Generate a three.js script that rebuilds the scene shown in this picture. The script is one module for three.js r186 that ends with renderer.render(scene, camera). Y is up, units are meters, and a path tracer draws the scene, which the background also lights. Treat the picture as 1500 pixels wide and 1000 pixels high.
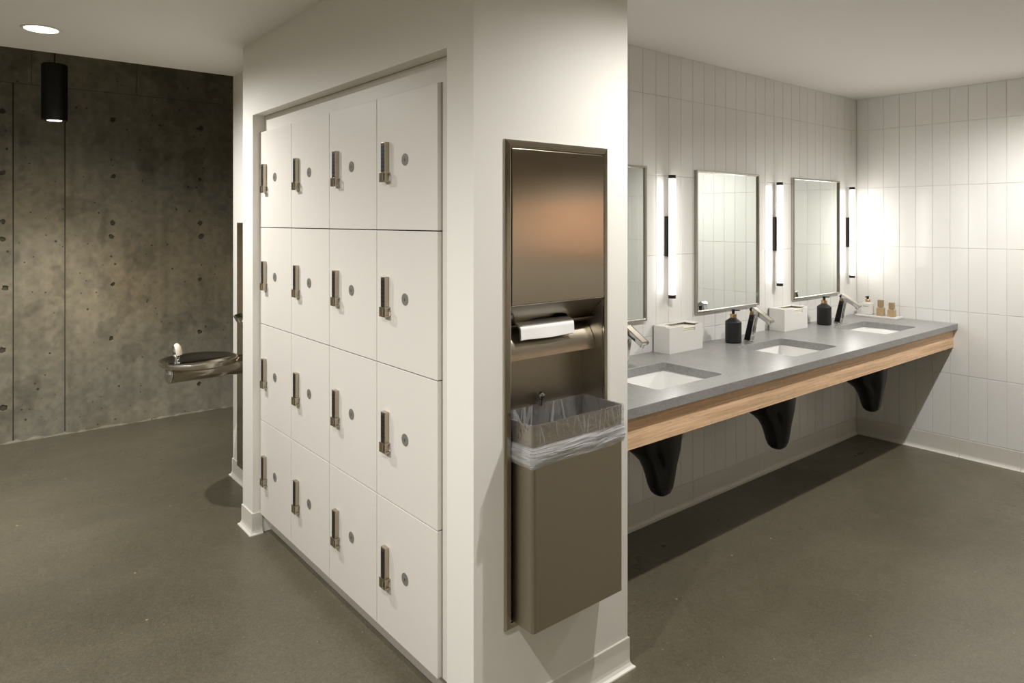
import * as THREE from 'three';
import { RoundedBoxGeometry } from 'three/addons/geometries/RoundedBoxGeometry.js';
import { mergeGeometries, mergeVertices, toCreasedNormals } from 'three/addons/utils/BufferGeometryUtils.js';
import { RectAreaLightUniformsLib } from 'three/addons/lights/RectAreaLightUniformsLib.js';

// ---------------------------------------------------------------- camera, lights, exposure
// Plan axes: x runs along the vanity wall, b (= -z) runs along the locker wall; the camera stands at x = 0, b = 0.
const scene = new THREE.Scene();
scene.background = new THREE.Color(0x000000);
const camera = new THREE.PerspectiveCamera(2 * Math.atan(500 / 1007.5) * 180 / Math.PI, 1.5, 0.05, 60);
camera.position.set(0, 1.54, 0);
camera.lookAt(0.6341, 1.54, -0.7733);
camera.setViewOffset(1500, 1000, 0, 176.5, 1500, 1000);      // vertical lens shift: verticals stay parallel
const renderer = new THREE.WebGLRenderer({ antialias: true });
renderer.toneMapping = THREE.LinearToneMapping;
renderer.toneMappingExposure = 1.55;
renderer.shadowMap.enabled = true;
RectAreaLightUniformsLib.init();
const CEIL = 2.418;
const WARM = new THREE.Color().setRGB(1.0, 0.988, 0.965);
// ceiling downlights: x, b, candela, half beam angle, edge softness
const DOWNLIGHTS = [
  [0.33, 3.80, 6.0, 1.48, 0.5], [4.31, 0.93, 6.2, 1.42, 1], [2.02, 0.93, 5.2, 1.44, 1], [-0.05, 0.85, 6.2, 1.42, 1], [-0.9, 2.4, 7.6, 1.52, 0.45], [-1.2, -1.4, 9, 1.3, 0.8], [4.45, -2.0, 12, 1.1, 0.6],
];
const SCONCE_GLOW = 10.5;      // radiance of the vanity tubes
const PENDANT = 3.6;

// ---------------------------------------------------------------- helpers
let seed = 12345;
const rnd = () => { seed = (seed * 1664525 + 1013904223) >>> 0; return seed / 4294967296; };
const V = (x, y, b) => new THREE.Vector3(x, y, -b);
const names = new Map();
function numbered(n) { const k = names.get(n) || 0; names.set(n, k + 1); return k ? n + '_' + String(k).padStart(3, '0') : n; }
const m4 = (g, f) => { f(g); return g; };
function bx(x0, x1, y0, y1, b0, b1) { const g = new THREE.BoxGeometry(x1 - x0, y1 - y0, b1 - b0); g.translate((x0 + x1) / 2, (y0 + y1) / 2, -(b0 + b1) / 2); return metres(g); }
function rb(x0, x1, y0, y1, b0, b1, r = 0.002, s = 2) { const g = new RoundedBoxGeometry(x1 - x0, y1 - y0, b1 - b0, s, r); g.translate((x0 + x1) / 2, (y0 + y1) / 2, -(b0 + b1) / 2); return metres(g.toNonIndexed ? g : g); }
// uv in metres, laid out by which way each face points
function metres(g, s = 1) {
  if (g.index) g = g.toNonIndexed();
  const p = g.attributes.position, n = g.attributes.normal, uv = new Float32Array(p.count * 2);
  for (let i = 0; i < p.count; i += 3) {
    let ax = 0, ay = 0, az = 0;
    for (let k = 0; k < 3; k++) { ax += n.getX(i + k); ay += n.getY(i + k); az += n.getZ(i + k); }
    ax = Math.abs(ax); ay = Math.abs(ay); az = Math.abs(az);
    for (let k = 0; k < 3; k++) {
      const x = p.getX(i + k), y = p.getY(i + k), z = p.getZ(i + k);
      const [a, c] = ax >= ay && ax >= az ? [z, y] : ay >= az ? [x, z] : [x, y];
      uv[(i + k) * 2] = a * s; uv[(i + k) * 2 + 1] = c * s;
    }
  }
  g.setAttribute('uv', new THREE.BufferAttribute(uv, 2));
  return g;
}
function clean(g) {
  if (g.index) g = g.toNonIndexed();
  for (const k of Object.keys(g.attributes)) if (!['position', 'normal', 'uv'].includes(k)) g.deleteAttribute(k);
  if (!g.attributes.normal) g.computeVertexNormals();
  if (!g.attributes.uv) metres(g);
  return g;
}
const merge = a => Array.isArray(a) ? (a.length === 1 ? clean(a[0]) : mergeGeometries(a.map(clean))) : clean(a);
function mesh(name, geo, mat, parent = scene) {
  const o = new THREE.Mesh(merge(geo), mat); o.name = parent === scene ? numbered(name) : name;
  o.castShadow = o.receiveShadow = true; parent.add(o); return o;
}
function tag(o, label, category, group) { Object.assign(o.userData, { label, category }); if (group) o.userData.group = group; return o; }
function thing(name, label, category, x = 0, y = 0, b = 0, group) {
  const o = new THREE.Group(); o.name = numbered(name); o.position.set(x, y, -b); scene.add(o); return tag(o, label, category, group);
}
function struct(name, geo, mat, label) { const o = mesh(name, geo, mat); o.userData.kind = 'structure'; if (label) o.userData.label = label; return o; }
function lathe(profile, seg = 32) { return new THREE.LatheGeometry(profile.map(p => new THREE.Vector2(p[0], p[1])), seg); }
function halfLathe(profile) { return new THREE.LatheGeometry(profile.map(p => new THREE.Vector2(p[0], p[1])), 30, Math.PI, Math.PI); }
function cyl(r, a, b, seg = 24, r2 = r) {            // cylinder between two points
  const d = new THREE.Vector3().subVectors(b, a), g = new THREE.CylinderGeometry(r2, r, d.length(), seg);
  g.applyQuaternion(new THREE.Quaternion().setFromUnitVectors(new THREE.Vector3(0, 1, 0), d.clone().normalize()));
  g.translate((a.x + b.x) / 2, (a.y + b.y) / 2, (a.z + b.z) / 2); return g;
}
function rrect(w, h, r, cx = 0, cy = 0, P = THREE.Shape) {
  const s = new P(), x = cx - w / 2, y = cy - h / 2;
  s.moveTo(x + r, y); s.lineTo(x + w - r, y); s.absarc(x + w - r, y + r, r, -Math.PI / 2, 0); s.lineTo(x + w, y + h - r); s.absarc(x + w - r, y + h - r, r, 0, Math.PI / 2);
  s.lineTo(x + r, y + h); s.absarc(x + r, y + h - r, r, Math.PI / 2, Math.PI); s.lineTo(x, y + r); s.absarc(x + r, y + r, r, Math.PI, Math.PI * 1.5); return s;
}
function extrude(shape, depth, bevel = 0, curve = 6) {
  return new THREE.ExtrudeGeometry(shape, { depth: depth - 2 * bevel, bevelEnabled: bevel > 0, bevelSize: bevel, bevelThickness: bevel, bevelOffset: -bevel, bevelSegments: 2, curveSegments: curve }).translate(0, 0, bevel);
}
// profile (offset, y) swept along a plan path with mitred corners; offset grows to the right-hand side of the path
function sweep(path, profile) {
  const pos = [], n = path.length, off = [];
  for (let i = 0; i < n; i++) {
    const d = [];
    if (i > 0) d.push([path[i][0] - path[i - 1][0], path[i][1] - path[i - 1][1]]);
    if (i < n - 1) d.push([path[i + 1][0] - path[i][0], path[i + 1][1] - path[i][1]]);
    const ns = d.map(([x, b]) => { const l = Math.hypot(x, b); return [b / l, -x / l]; });
    if (ns.length === 1) off.push(ns[0]);
    else { const s = [ns[0][0] + ns[1][0], ns[0][1] + ns[1][1]], k = 2 / (s[0] * s[0] + s[1] * s[1]); off.push([s[0] * k, s[1] * k]); }
  }
  const pt = (i, j) => [path[i][0] + off[i][0] * profile[j][0], profile[j][1], -(path[i][1] + off[i][1] * profile[j][0])];
  for (let i = 0; i < n - 1; i++) for (let j = 0; j < profile.length - 1; j++) {
    const a = pt(i, j), b = pt(i + 1, j), c = pt(i + 1, j + 1), d = pt(i, j + 1);
    pos.push(...a, ...b, ...c, ...a, ...c, ...d);
  }
  const g = new THREE.BufferGeometry(); g.setAttribute('position', new THREE.Float32BufferAttribute(pos, 3)); g.computeVertexNormals(); return metres(g);
}
// grid surface f(u, v) -> Vector3
function grid(nu, nv, f, smooth = true) {
  const pos = [], uv = [], idx = [];
  for (let j = 0; j <= nv; j++) for (let i = 0; i <= nu; i++) { const p = f(i / nu, j / nv); pos.push(p.x, p.y, p.z); uv.push(i / nu, j / nv); }
  for (let j = 0; j < nv; j++) for (let i = 0; i < nu; i++) { const a = j * (nu + 1) + i, b = a + 1, c = a + nu + 1, d = c + 1; idx.push(a, b, d, a, d, c); }
  const g = new THREE.BufferGeometry(); g.setAttribute('position', new THREE.Float32BufferAttribute(pos, 3)); g.setAttribute('uv', new THREE.Float32BufferAttribute(uv, 2)); g.setIndex(idx);
  g.computeVertexNormals(); return smooth ? g : g.toNonIndexed();
}

// ---------------------------------------------------------------- noise and textures
const PERM = new Float32Array(65536); for (let i = 0; i < 65536; i++) PERM[i] = rnd();
const hash = (x, y, s) => PERM[((x * 374761 + y * 668265 + s * 91193) ^ ((x * 13 + y * 7919) << 3)) & 65535];
function vnoise(x, y, px, py, s) {                     // value noise, periodic in px, py cells
  const x0 = Math.floor(x), y0 = Math.floor(y); let fx = x - x0, fy = y - y0; fx = fx * fx * (3 - 2 * fx); fy = fy * fy * (3 - 2 * fy);
  const a = ((x0 % px) + px) % px, b = (a + 1) % px, c = ((y0 % py) + py) % py, d = (c + 1) % py;
  const n00 = hash(a, c, s), n10 = hash(b, c, s), n01 = hash(a, d, s), n11 = hash(b, d, s);
  return (n00 + (n10 - n00) * fx) * (1 - fy) + (n01 + (n11 - n01) * fx) * fy;
}
function fbm(u, v, px, py, oct, s) { let a = 0, k = 0.5, t = 0; for (let i = 0; i < oct; i++) { a += k * vnoise(u * px, v * py, px, py, s + i * 17); t += k; k *= 0.5; px *= 2; py *= 2; } return a / t; }
const clamp = (x, a = 0, b = 1) => Math.min(b, Math.max(a, x));
const step = (a, b, x) => { const t = clamp((x - a) / (b - a)); return t * t * (3 - 2 * t); };
function texture(w, h, f, color, repeat = [1, 1]) {    // f(u, v) -> [r, g, b] 0..255 or grey 0..1
  const d = new Uint8Array(w * h * 4);
  for (let j = 0; j < h; j++) for (let i = 0; i < w; i++) {
    const c = f((i + 0.5) / w, (j + 0.5) / h), k = (j * w + i) * 4;
    if (typeof c === 'number') d[k] = d[k + 1] = d[k + 2] = clamp(c) * 255; else { d[k] = clamp(c[0], 0, 255); d[k + 1] = clamp(c[1], 0, 255); d[k + 2] = clamp(c[2], 0, 255); }
    d[k + 3] = 255;
  }
  const t = new THREE.DataTexture(d, w, h); t.wrapS = t.wrapT = THREE.RepeatWrapping; t.magFilter = THREE.LinearFilter; t.minFilter = THREE.LinearMipmapLinearFilter; t.generateMipmaps = true;
  t.repeat.set(...repeat); if (color) t.colorSpace = THREE.SRGBColorSpace; t.needsUpdate = true; return t;
}
const std = o => new THREE.MeshStandardMaterial({ side: THREE.DoubleSide, ...o });
const phys = o => new THREE.MeshPhysicalMaterial({ side: THREE.DoubleSide, ...o });

// floor: trowelled grey-brown concrete, cloudy patches, fine aggregate and a few pale chips; 4 m square
const floorSpots = []; for (let i = 0; i < 900; i++) floorSpots.push([rnd(), rnd(), rnd()]);
const chip = new Float32Array(1024 * 1024);
for (const [x, y, s] of floorSpots) { const r = s > 0.97 ? 2 : 1, cx = Math.floor(x * 1024), cy = Math.floor(y * 1024); for (let j = 0; j < r; j++) for (let i = 0; i < r; i++) chip[((cy + j) & 1023) * 1024 + ((cx + i) & 1023)] = 0.25 + 0.75 * s * s * s; }
const floorMap = texture(2048, 2048, (u, v) => {
  const big = fbm(u, v, 3, 3, 4, 3) - 0.5, mid = fbm(u, v, 12, 9, 4, 9) - 0.5, fine = hash(Math.floor(u * 2048), Math.floor(v * 2048), 5) - 0.5, fine2 = fbm(u, v, 512, 512, 2, 77) - 0.5;
  const sweepMark = fbm(u + 0.05 * fbm(u, v, 4, 4, 2, 55), v, 6, 30, 3, 31) - 0.5;
  let k = 1 + 0.30 * big + 0.12 * mid + 0.26 * fine + 0.16 * fine2 + 0.07 * sweepMark; const c = chip[Math.floor(v * 1024) * 1024 + Math.floor(u * 1024)];
  k += c * 0.9;
  return [99 * k, 93 * k, 77 * k];
}, true, [0.25, 0.25]);
const floorRough = texture(512, 512, (u, v) => 0.36 + 0.35 * (fbm(u, v, 5, 5, 5, 41) - 0.5) + 0.12 * (fbm(u, v, 64, 64, 2, 43) - 0.5), false, [0.25, 0.25]);
const floorBump = texture(512, 512, (u, v) => fbm(u, v, 40, 40, 4, 71), false, [0.25, 0.25]);
// board-marked concrete; 3.3 m square
const pits = []; for (let i = 0; i < 700; i++) pits.push([rnd(), rnd(), 0.0006 + 0.0022 * rnd() * rnd(), rnd()]);
const pitMap = new Float32Array(1024 * 1024);
for (const [x, y, r, s] of pits) { const n = Math.ceil(r * 1024) + 1, cx = x * 1024, cy = y * 1024; for (let j = -n; j <= n; j++) for (let i = -n; i <= n; i++) { const d = Math.hypot(i, j * (0.7 + 0.6 * s)) / (r * 1024); if (d < 1) { const k = ((Math.floor(cy + j) + 1024) & 1023) * 1024 + ((Math.floor(cx + i) + 1024) & 1023); pitMap[k] = Math.max(pitMap[k], 1 - d * d * 0.6); } } }
const concreteAt = (u, v) => {
  const warp = 0.06 * (fbm(u, v, 6, 6, 3, 201) - 0.5);
  const big = fbm(u + warp, v, 4, 4, 5, 101) - 0.5, fine = fbm(u, v, 90, 90, 3, 111) - 0.5, streak = fbm(u, v, 70, 5, 3, 121) - 0.5;
  const blot = step(0.60, 0.70, fbm(u + warp, v + warp, 22, 18, 4, 131)), pale = step(0.58, 0.72, fbm(u, v, 9, 9, 4, 141));
  const edge = fbm(u + warp, v + 2 * warp, 5, 7, 4, 151), crease = 1 - step(0, 0.006, Math.abs(edge - 0.52));
  return { k: 1 + 0.34 * big + 0.24 * fine + 0.14 * streak - 0.10 * blot + 0.07 * pale - 0.05 * crease, warm: fbm(u, v, 3, 3, 3, 161) - 0.5 };
};
const concreteMap = texture(1024, 1024, (u, v) => {
  const c = concreteAt(u, v), pit = pitMap[Math.floor(v * 1024) * 1024 + Math.floor(u * 1024)], k = c.k * (1 - 0.55 * pit);
  return [138 * k * (1 + 0.10 * c.warm), 130 * k, 110 * k * (1 - 0.16 * c.warm)];
}, true, [1 / 3.3, 1 / 3.3]);
const concreteBump = texture(1024, 1024, (u, v) => 0.6 + 0.5 * (fbm(u, v, 60, 50, 4, 171) - 0.5) - 0.5 * pitMap[Math.floor(v * 1024) * 1024 + Math.floor(u * 1024)], false, [1 / 3.3, 1 / 3.3]);
const orangePeel = texture(256, 256, (u, v) => fbm(u, v, 40, 40, 3, 181), false, [2, 2]);
const tileWave = texture(256, 256, (u, v) => fbm(u, v, 5, 5, 3, 191), false, [1.1, 1.1]);
const quartzMap = texture(512, 512, (u, v) => { const k = 1 + 0.12 * (fbm(u, v, 6, 6, 4, 211) - 0.5) + 0.10 * (hash(Math.floor(u * 512), Math.floor(v * 512), 8) - 0.5) + 0.14 * (fbm(u, v, 100, 100, 2, 213) - 0.5); return [142 * k, 141 * k, 139 * k]; }, true, [1.2, 1.2]);
const oakMap = texture(1024, 256, (u, v) => {         // grain runs along u
  const w = v + 0.02 * (fbm(u, v, 3, 3, 3, 221) - 0.5);
  const g1 = fbm(u, w, 3, 40, 3, 231), g2 = fbm(u, w, 8, 128, 2, 241), pore = step(0.66, 0.8, fbm(u, w, 24, 120, 2, 251));
  const k = 0.84 + 0.26 * g1 + 0.16 * (g2 - 0.5) - 0.10 * pore; return [240 * k, 200 * k, 160 * k * (0.97 + 0.06 * g1)];
}, true, [0.9, 3.4]);
const oakBump = texture(512, 256, (u, v) => fbm(u, v, 10, 110, 3, 251), false, [0.9, 3.4]);
const brush = texture(512, 512, (u, v) => 0.5 * fbm(u, v, 6, 240, 2, 261) + 0.5 * fbm(u, v, 20, 256, 1, 263), false, [3, 3]);

const ridge = x => 1 - Math.abs(2 * x - 1);
const crinkle = texture(512, 256, (u, v) => Math.pow(ridge(fbm(u, v, 48, 3, 4, 501)), 3), false);
const crinkleWide = texture(512, 256, (u, v) => Math.pow(ridge(fbm(u, v + 0.15 * fbm(u, v, 5, 3, 2, 520), 6, 9, 4, 511)), 2), false);

const M = {
  paint: std({ color: 0xe8e5dd, roughness: 0.55, bumpMap: orangePeel, bumpScale: 0.0002 }),
  ceiling: std({ color: 0xeeebe5, roughness: 0.8 }),
  laminate: std({ color: 0xded9d1, roughness: 0.42 }),
  greyPlaster: std({ color: 0xa59f92, roughness: 0.8 }),
  carcass: std({ color: 0xb9b3a8, roughness: 0.6 }),
  floor: std({ map: floorMap, roughnessMap: floorRough, roughness: 1, bumpMap: floorBump, bumpScale: 0.0006 }),
  concrete: std({ map: concreteMap, roughness: 0.8, bumpMap: concreteBump, bumpScale: 0.003 }),
  joint: std({ color: 0x5a5447, roughness: 0.95 }),
  plug: std({ color: 0x575142, roughness: 0.95 }),
  tiles: [0, 1, 2, 3].map(i => { const t = tileWave.clone(); t.offset.set(i * 0.27, i * 0.39); t.needsUpdate = true; return phys({ color: [0xeae8e3, 0xe8e6e1, 0xebe9e5, 0xe9e7e3][i], roughness: 0.12, specularIntensity: 0.6, bumpMap: t, bumpScale: 0.0012 }); }),
  grout: std({ color: 0xdcd8d1, roughness: 0.9 }),
  base: std({ color: 0xdcd8ce, roughness: 0.35 }),
  steel: phys({ color: 0xb4ac9e, metalness: 1, roughness: 0.18, anisotropy: 0.8, bumpMap: brush, bumpScale: 0.00002 }),
  satin: phys({ color: 0xb4ac9e, metalness: 1, roughness: 0.34, anisotropy: 0.4, bumpMap: brush, bumpScale: 0.00002 }),
  basinSteel: phys({ color: 0xc6bfb4, metalness: 1, roughness: 0.26 }),
  steelBright: phys({ color: 0xb9b2a7, metalness: 1, roughness: 0.16 }),
  chrome: phys({ color: 0xc4c4c4, metalness: 1, roughness: 0.05 }),
  nickel: phys({ color: 0xb8ae9d, metalness: 1, roughness: 0.3 }),
  keypad: std({ color: 0x35302a, roughness: 0.5 }),
  button: std({ color: 0x15130f, roughness: 0.4 }),
  disc: std({ color: 0x8c8983, roughness: 0.35, metalness: 0.3 }),
  mark: std({ color: 0x4e4a45, roughness: 0.6 }),
  black: std({ color: 0x151413, roughness: 0.45 }),
  pump: std({ color: 0x0b0b0b, roughness: 0.3 }),
  shroud: std({ color: 0x0a0a0a, roughness: 0.38 }),
  bronze: std({ color: 0x2a2521, roughness: 0.45, metalness: 0.4 }),
  mirror: phys({ color: 0xe9eeea, metalness: 1, roughness: 0.0 }),
  frame: phys({ color: 0xb3aea6, metalness: 1, roughness: 0.22 }),
  quartz: phys({ map: quartzMap, roughness: 0.31 }),
  porcelain: phys({ color: 0xf0efeb, roughness: 0.12 }),
  oak: std({ map: oakMap, roughness: 0.5, bumpMap: oakBump, bumpScale: 0.0004 }),
  whiteBox: std({ color: 0xe9e6e1, roughness: 0.35 }),
  paper: std({ color: 0xf2f0ee, roughness: 0.9 }),
  towel: std({ color: 0xe6e1d2, roughness: 0.95 }),
  brass: phys({ color: 0xcfae80, metalness: 1, roughness: 0.28 }),
  frosted: phys({ color: 0xe6e3dc, roughness: 0.4 }),
  tan: phys({ color: 0xb59c76, roughness: 0.35 }), tanDark: phys({ color: 0xa08a66, roughness: 0.4 }),
  marble: phys({ color: 0xe4e1dd, roughness: 0.25 }),
  film: phys({ color: 0xf7f7f9, roughness: 0.16, transmission: 0.96, thickness: 0, ior: 1.5, bumpMap: crinkle, bumpScale: 0.004 }),
  filmInner: phys({ color: 0xf7f7f9, roughness: 0.3, transmission: 0.92, thickness: 0, ior: 1.5, bumpMap: crinkle, bumpScale: 0.006 }),
  filmLayers: phys({ color: 0xf4f4f5, roughness: 0.55, transmission: 0.8, thickness: 0, ior: 1.5, bumpMap: crinkleWide, bumpScale: 0.004 }),
  spout: phys({ color: 0xe8dfcd, roughness: 0.3 }),
  lens: std({ color: 0xffffff, emissive: 0xfff1da, emissiveIntensity: 6 }),
  tube: std({ color: 0xffffff, emissive: 0xfffaf2, emissiveIntensity: 2.0 }),
  walnut: std({ color: 0xd6ac90, roughness: 0.5 }),
};

// ---------------------------------------------------------------- the room shell
const h = 1.54;                                        // everything below was measured in camera heights
const XL = 1.158, BD = 1.585, XE = 1.816, BV = 2.276, XR = 5.104, BE = 4.30, BC = 5.895, XF = 1.338, BP = 3.568, OP0 = 1.72, OP1 = 3.422, OPT = 2.06;
struct('floor', bx(-3.2, 5.4, -0.15, 0, -3.05, 6.1), M.floor, 'polished grey brown concrete floor with fine aggregate');
struct('ceiling', [bx(-3.2, 5.4, CEIL, CEIL + 0.12, -3.05, BE), bx(-3.2, 4.2, CEIL + 0.12, 3.3, BE - 0.1, BE)], M.ceiling, 'smooth white plaster ceiling ending short of the concrete wall');
struct('ceiling_upper', bx(-3.2, 4.2, 3.3, 3.4, BE - 0.1, 6.1), M.concrete, 'raw higher ceiling beside the concrete wall');
struct('wall_left', bx(-3.2, -3.05, 0, 3.3, -3.05, 6.1), M.paint, 'white painted wall');
struct('wall_back', bx(-3.05, 5.4, 0, CEIL, -3.05, -2.9), M.greyPlaster, 'grey plaster wall');
struct('wall_corridor', bx(4.1, 4.2, 0, 3.3, BE, BC), M.paint, 'white painted wall');
struct('wall_lockers', [bx(XL, XL + 0.10, 0, CEIL, BD, OP0), bx(XL, XL + 0.057, OPT, CEIL, OP0, OP1), bx(XL, XF + 0.1, 0, CEIL, OP1, BP)], M.paint, 'white painted wall with a recess full of lockers');
struct('wall_dispenser', [bx(XL + 0.10, 1.288, 0, CEIL, BD, BD + 0.10), bx(1.691, XE, 0, CEIL, BD, BD + 0.10), bx(1.288, 1.691, 0, 0.345, BD, BD + 0.10), bx(1.288, 1.691, 1.765, CEIL, BD, BD + 0.10)], M.paint, 'white painted wall end holding the towel dispenser');
struct('wall_side', bx(XE - 0.10, XE, 0, CEIL, BD + 0.10, BV + 0.15), M.paint, 'white painted return wall');
struct('wall_fountain', bx(XF, XF + 0.10, 0, CEIL, BP, BE), M.paint, 'white painted wall behind the drinking fountain');
struct('wall_end', bx(XF + 0.10, 4.1, 0, 3.3, BE - 0.10, BE), M.paint, 'white painted wall');
// cove base
const COVE = [[0, 0.104], [0.004, 0.104], [0.0055, 0.102], [0.0055, 0.028], [0.007, 0.018], [0.012, 0.009], [0.020, 0.004], [0.021, 0]];
struct('baseboard_dispenser', sweep([[XE, BV - 0.01], [XE, BD], [XL, BD], [XL, OP0], [XL + 0.045, OP0]].map(p => p), COVE.map(([o, y]) => [-o, y])), M.base, 'white cove base');
struct('baseboard_fountain', sweep([[XL + 0.045, OP1], [XL, OP1], [XL, BP], [XF, BP], [XF, BE], [4.1, BE]], COVE.map(([o, y]) => [-o, y])), M.base, 'white cove base');

// concrete wall: cast panels with seams and tie holes
{
  const wall = struct('wall_concrete', bx(-3.05, 4.1, 0, 3.3, BC + 0.012, BC + 0.2), M.joint, 'raw cast concrete wall with form seams and tie holes');
  const holes = []; for (const [x, ys] of [[-1.55, [2.3, 1.42, 0.64]], [-0.95, [2.3, 1.42, 0.64]], [-0.33, [2.3, 1.42, 0.64]], [0.295, [2.29, 1.88, 1.53, 1.41, 1.07, 0.64, 0.25]], [0.956, [2.30, 1.88, 1.527, 1.42, 1.055, 0.66]], [1.575, [2.30, 1.88, 1.53, 1.42, 1.06, 0.645, 0.235]], [2.3, [2.3, 1.42, 0.64]]])
    for (const y of ys) holes.push([x + 0.02 * (rnd() - 0.5), y + 0.02 * (rnd() - 0.5), 0.015 + 0.008 * rnd()]);
  const X = [[-3.05, -1.85], [-1.85, -0.60], [-0.60, 0.348], [0.352, 0.652], [0.656, 1.885], [1.889, 3.1], [3.1, 4.1]], g = 0.0012;
  const put = (x0, x1, y0, y1, d, mat) => {
    const s = new THREE.Shape([[x0 + g, y0 + g], [x1 - g, y0 + g], [x1 - g, y1 - g], [x0 + g, y1 - g]].map(p => new THREE.Vector2(...p)));
    for (const [hx, hy, r] of holes) if (hx > x0 + 0.03 && hx < x1 - 0.03 && hy > y0 && hy < y1) {
      const p = new THREE.Path(), n = 11; for (let i = 0; i < n; i++) { const a = -i / n * 2 * Math.PI, q = r * (0.75 + 0.5 * rnd()); i ? p.lineTo(hx + q * Math.cos(a), hy + q * Math.sin(a)) : p.moveTo(hx + q * Math.cos(a), hy + q * Math.sin(a)); }
      s.holes.push(p);
    }
    mesh('concrete_panel', metres(extrude(s, 0.014 + d, 0.002).translate(0, 0, -(BC + 0.012))), mat, wall);
  };
  for (const [x0, x1] of X) put(x0, x1, 0, 2.5, rnd() * 0.003, M.concrete);
  for (const [x0, x1] of [[-3.05, -1.4], [-1.4, 0.455], [0.455, 1.116], [1.116, 2.6], [2.6, 4.1]]) put(x0, x1, 2.5, 3.3, 0.002 + rnd() * 0.003, M.concrete);
  for (const [hx, hy, r] of holes) { const pg = new THREE.SphereGeometry(r * 1.25, 9, 6, 0, 2 * Math.PI, 0, Math.PI / 2).rotateX(Math.PI / 2); pg.scale(1, 1, 0.35); mesh('tie_plug', metres(pg.translate(hx, hy, -(BC + 0.013))), M.plug, wall); }
  // ragged spill of concrete where the wall meets the floor
  mesh('floor_seam', metres(grid(420, 4, (u, v) => { const x = -3 + 7 * u, n = Math.max(0, fbm(u, 0.3, 160, 3, 5, 301) * 1.6 - 0.45), y = v < 0.5 ? (0.004 + 0.03 * n) * (1 - v * 1.6) : (0.004 + 0.03 * n) * 0.2 * (1 - (v - 0.5) * 2) ; return V(x, Math.max(0.0005, y + 0.004 * (rnd() - 0.5) * (v < 0.9 ? 1 : 0)), BC - 0.001 - v * (0.008 + 0.02 * n)); }, false)), M.concrete, wall);
}

// tiled walls: every tile is a piece with rounded edges over recessed grout
const tileCache = new Map();
function tileGeo(w, hh, d = TD) {                   // lies in the xy plane, face towards +z
  const key = w.toFixed(4) + 'x' + hh.toFixed(4); if (tileCache.has(key)) return tileCache.get(key);
  const c = 0.0018, rings = [[0, 0], [0, d - c], [0.3 * c, d - 0.3 * c], [c, d]], pos = [];
  const R = ([i, z]) => [[-w / 2 + i, -hh / 2 + i, z], [w / 2 - i, -hh / 2 + i, z], [w / 2 - i, hh / 2 - i, z], [-w / 2 + i, hh / 2 - i, z]];
  for (let k = 0; k < 3; k++) { const a = R(rings[k]), b = R(rings[k + 1]); for (let i = 0; i < 4; i++) { const j = (i + 1) % 4; pos.push(...a[i], ...a[j], ...b[j], ...a[i], ...b[j], ...b[i]); } }
  const t = R(rings[3]); pos.push(...t[0], ...t[1], ...t[2], ...t[0], ...t[2], ...t[3]);
  const g = new THREE.BufferGeometry(); g.setAttribute('position', new THREE.Float32BufferAttribute(pos, 3)); g.computeVertexNormals(); metres(g); tileCache.set(key, g); return g;
}
function piece(name, geo, mat, parent, x, y, b, turn, tilt = 0) {
  const o = new THREE.Mesh(geo, mat); o.name = name; o.castShadow = o.receiveShadow = true; o.position.set(x, y, -b);
  o.rotation.set((rnd() - 0.5) * tilt, turn + (rnd() - 0.5) * tilt, 0); parent.add(o); return o;
}
const ROWS = [0.121, 0.5348, 0.9486, 1.3624, 1.7762, 2.19, CEIL], GAP = 0.0018, TD = 0.003, TW = 0.1043;
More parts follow.
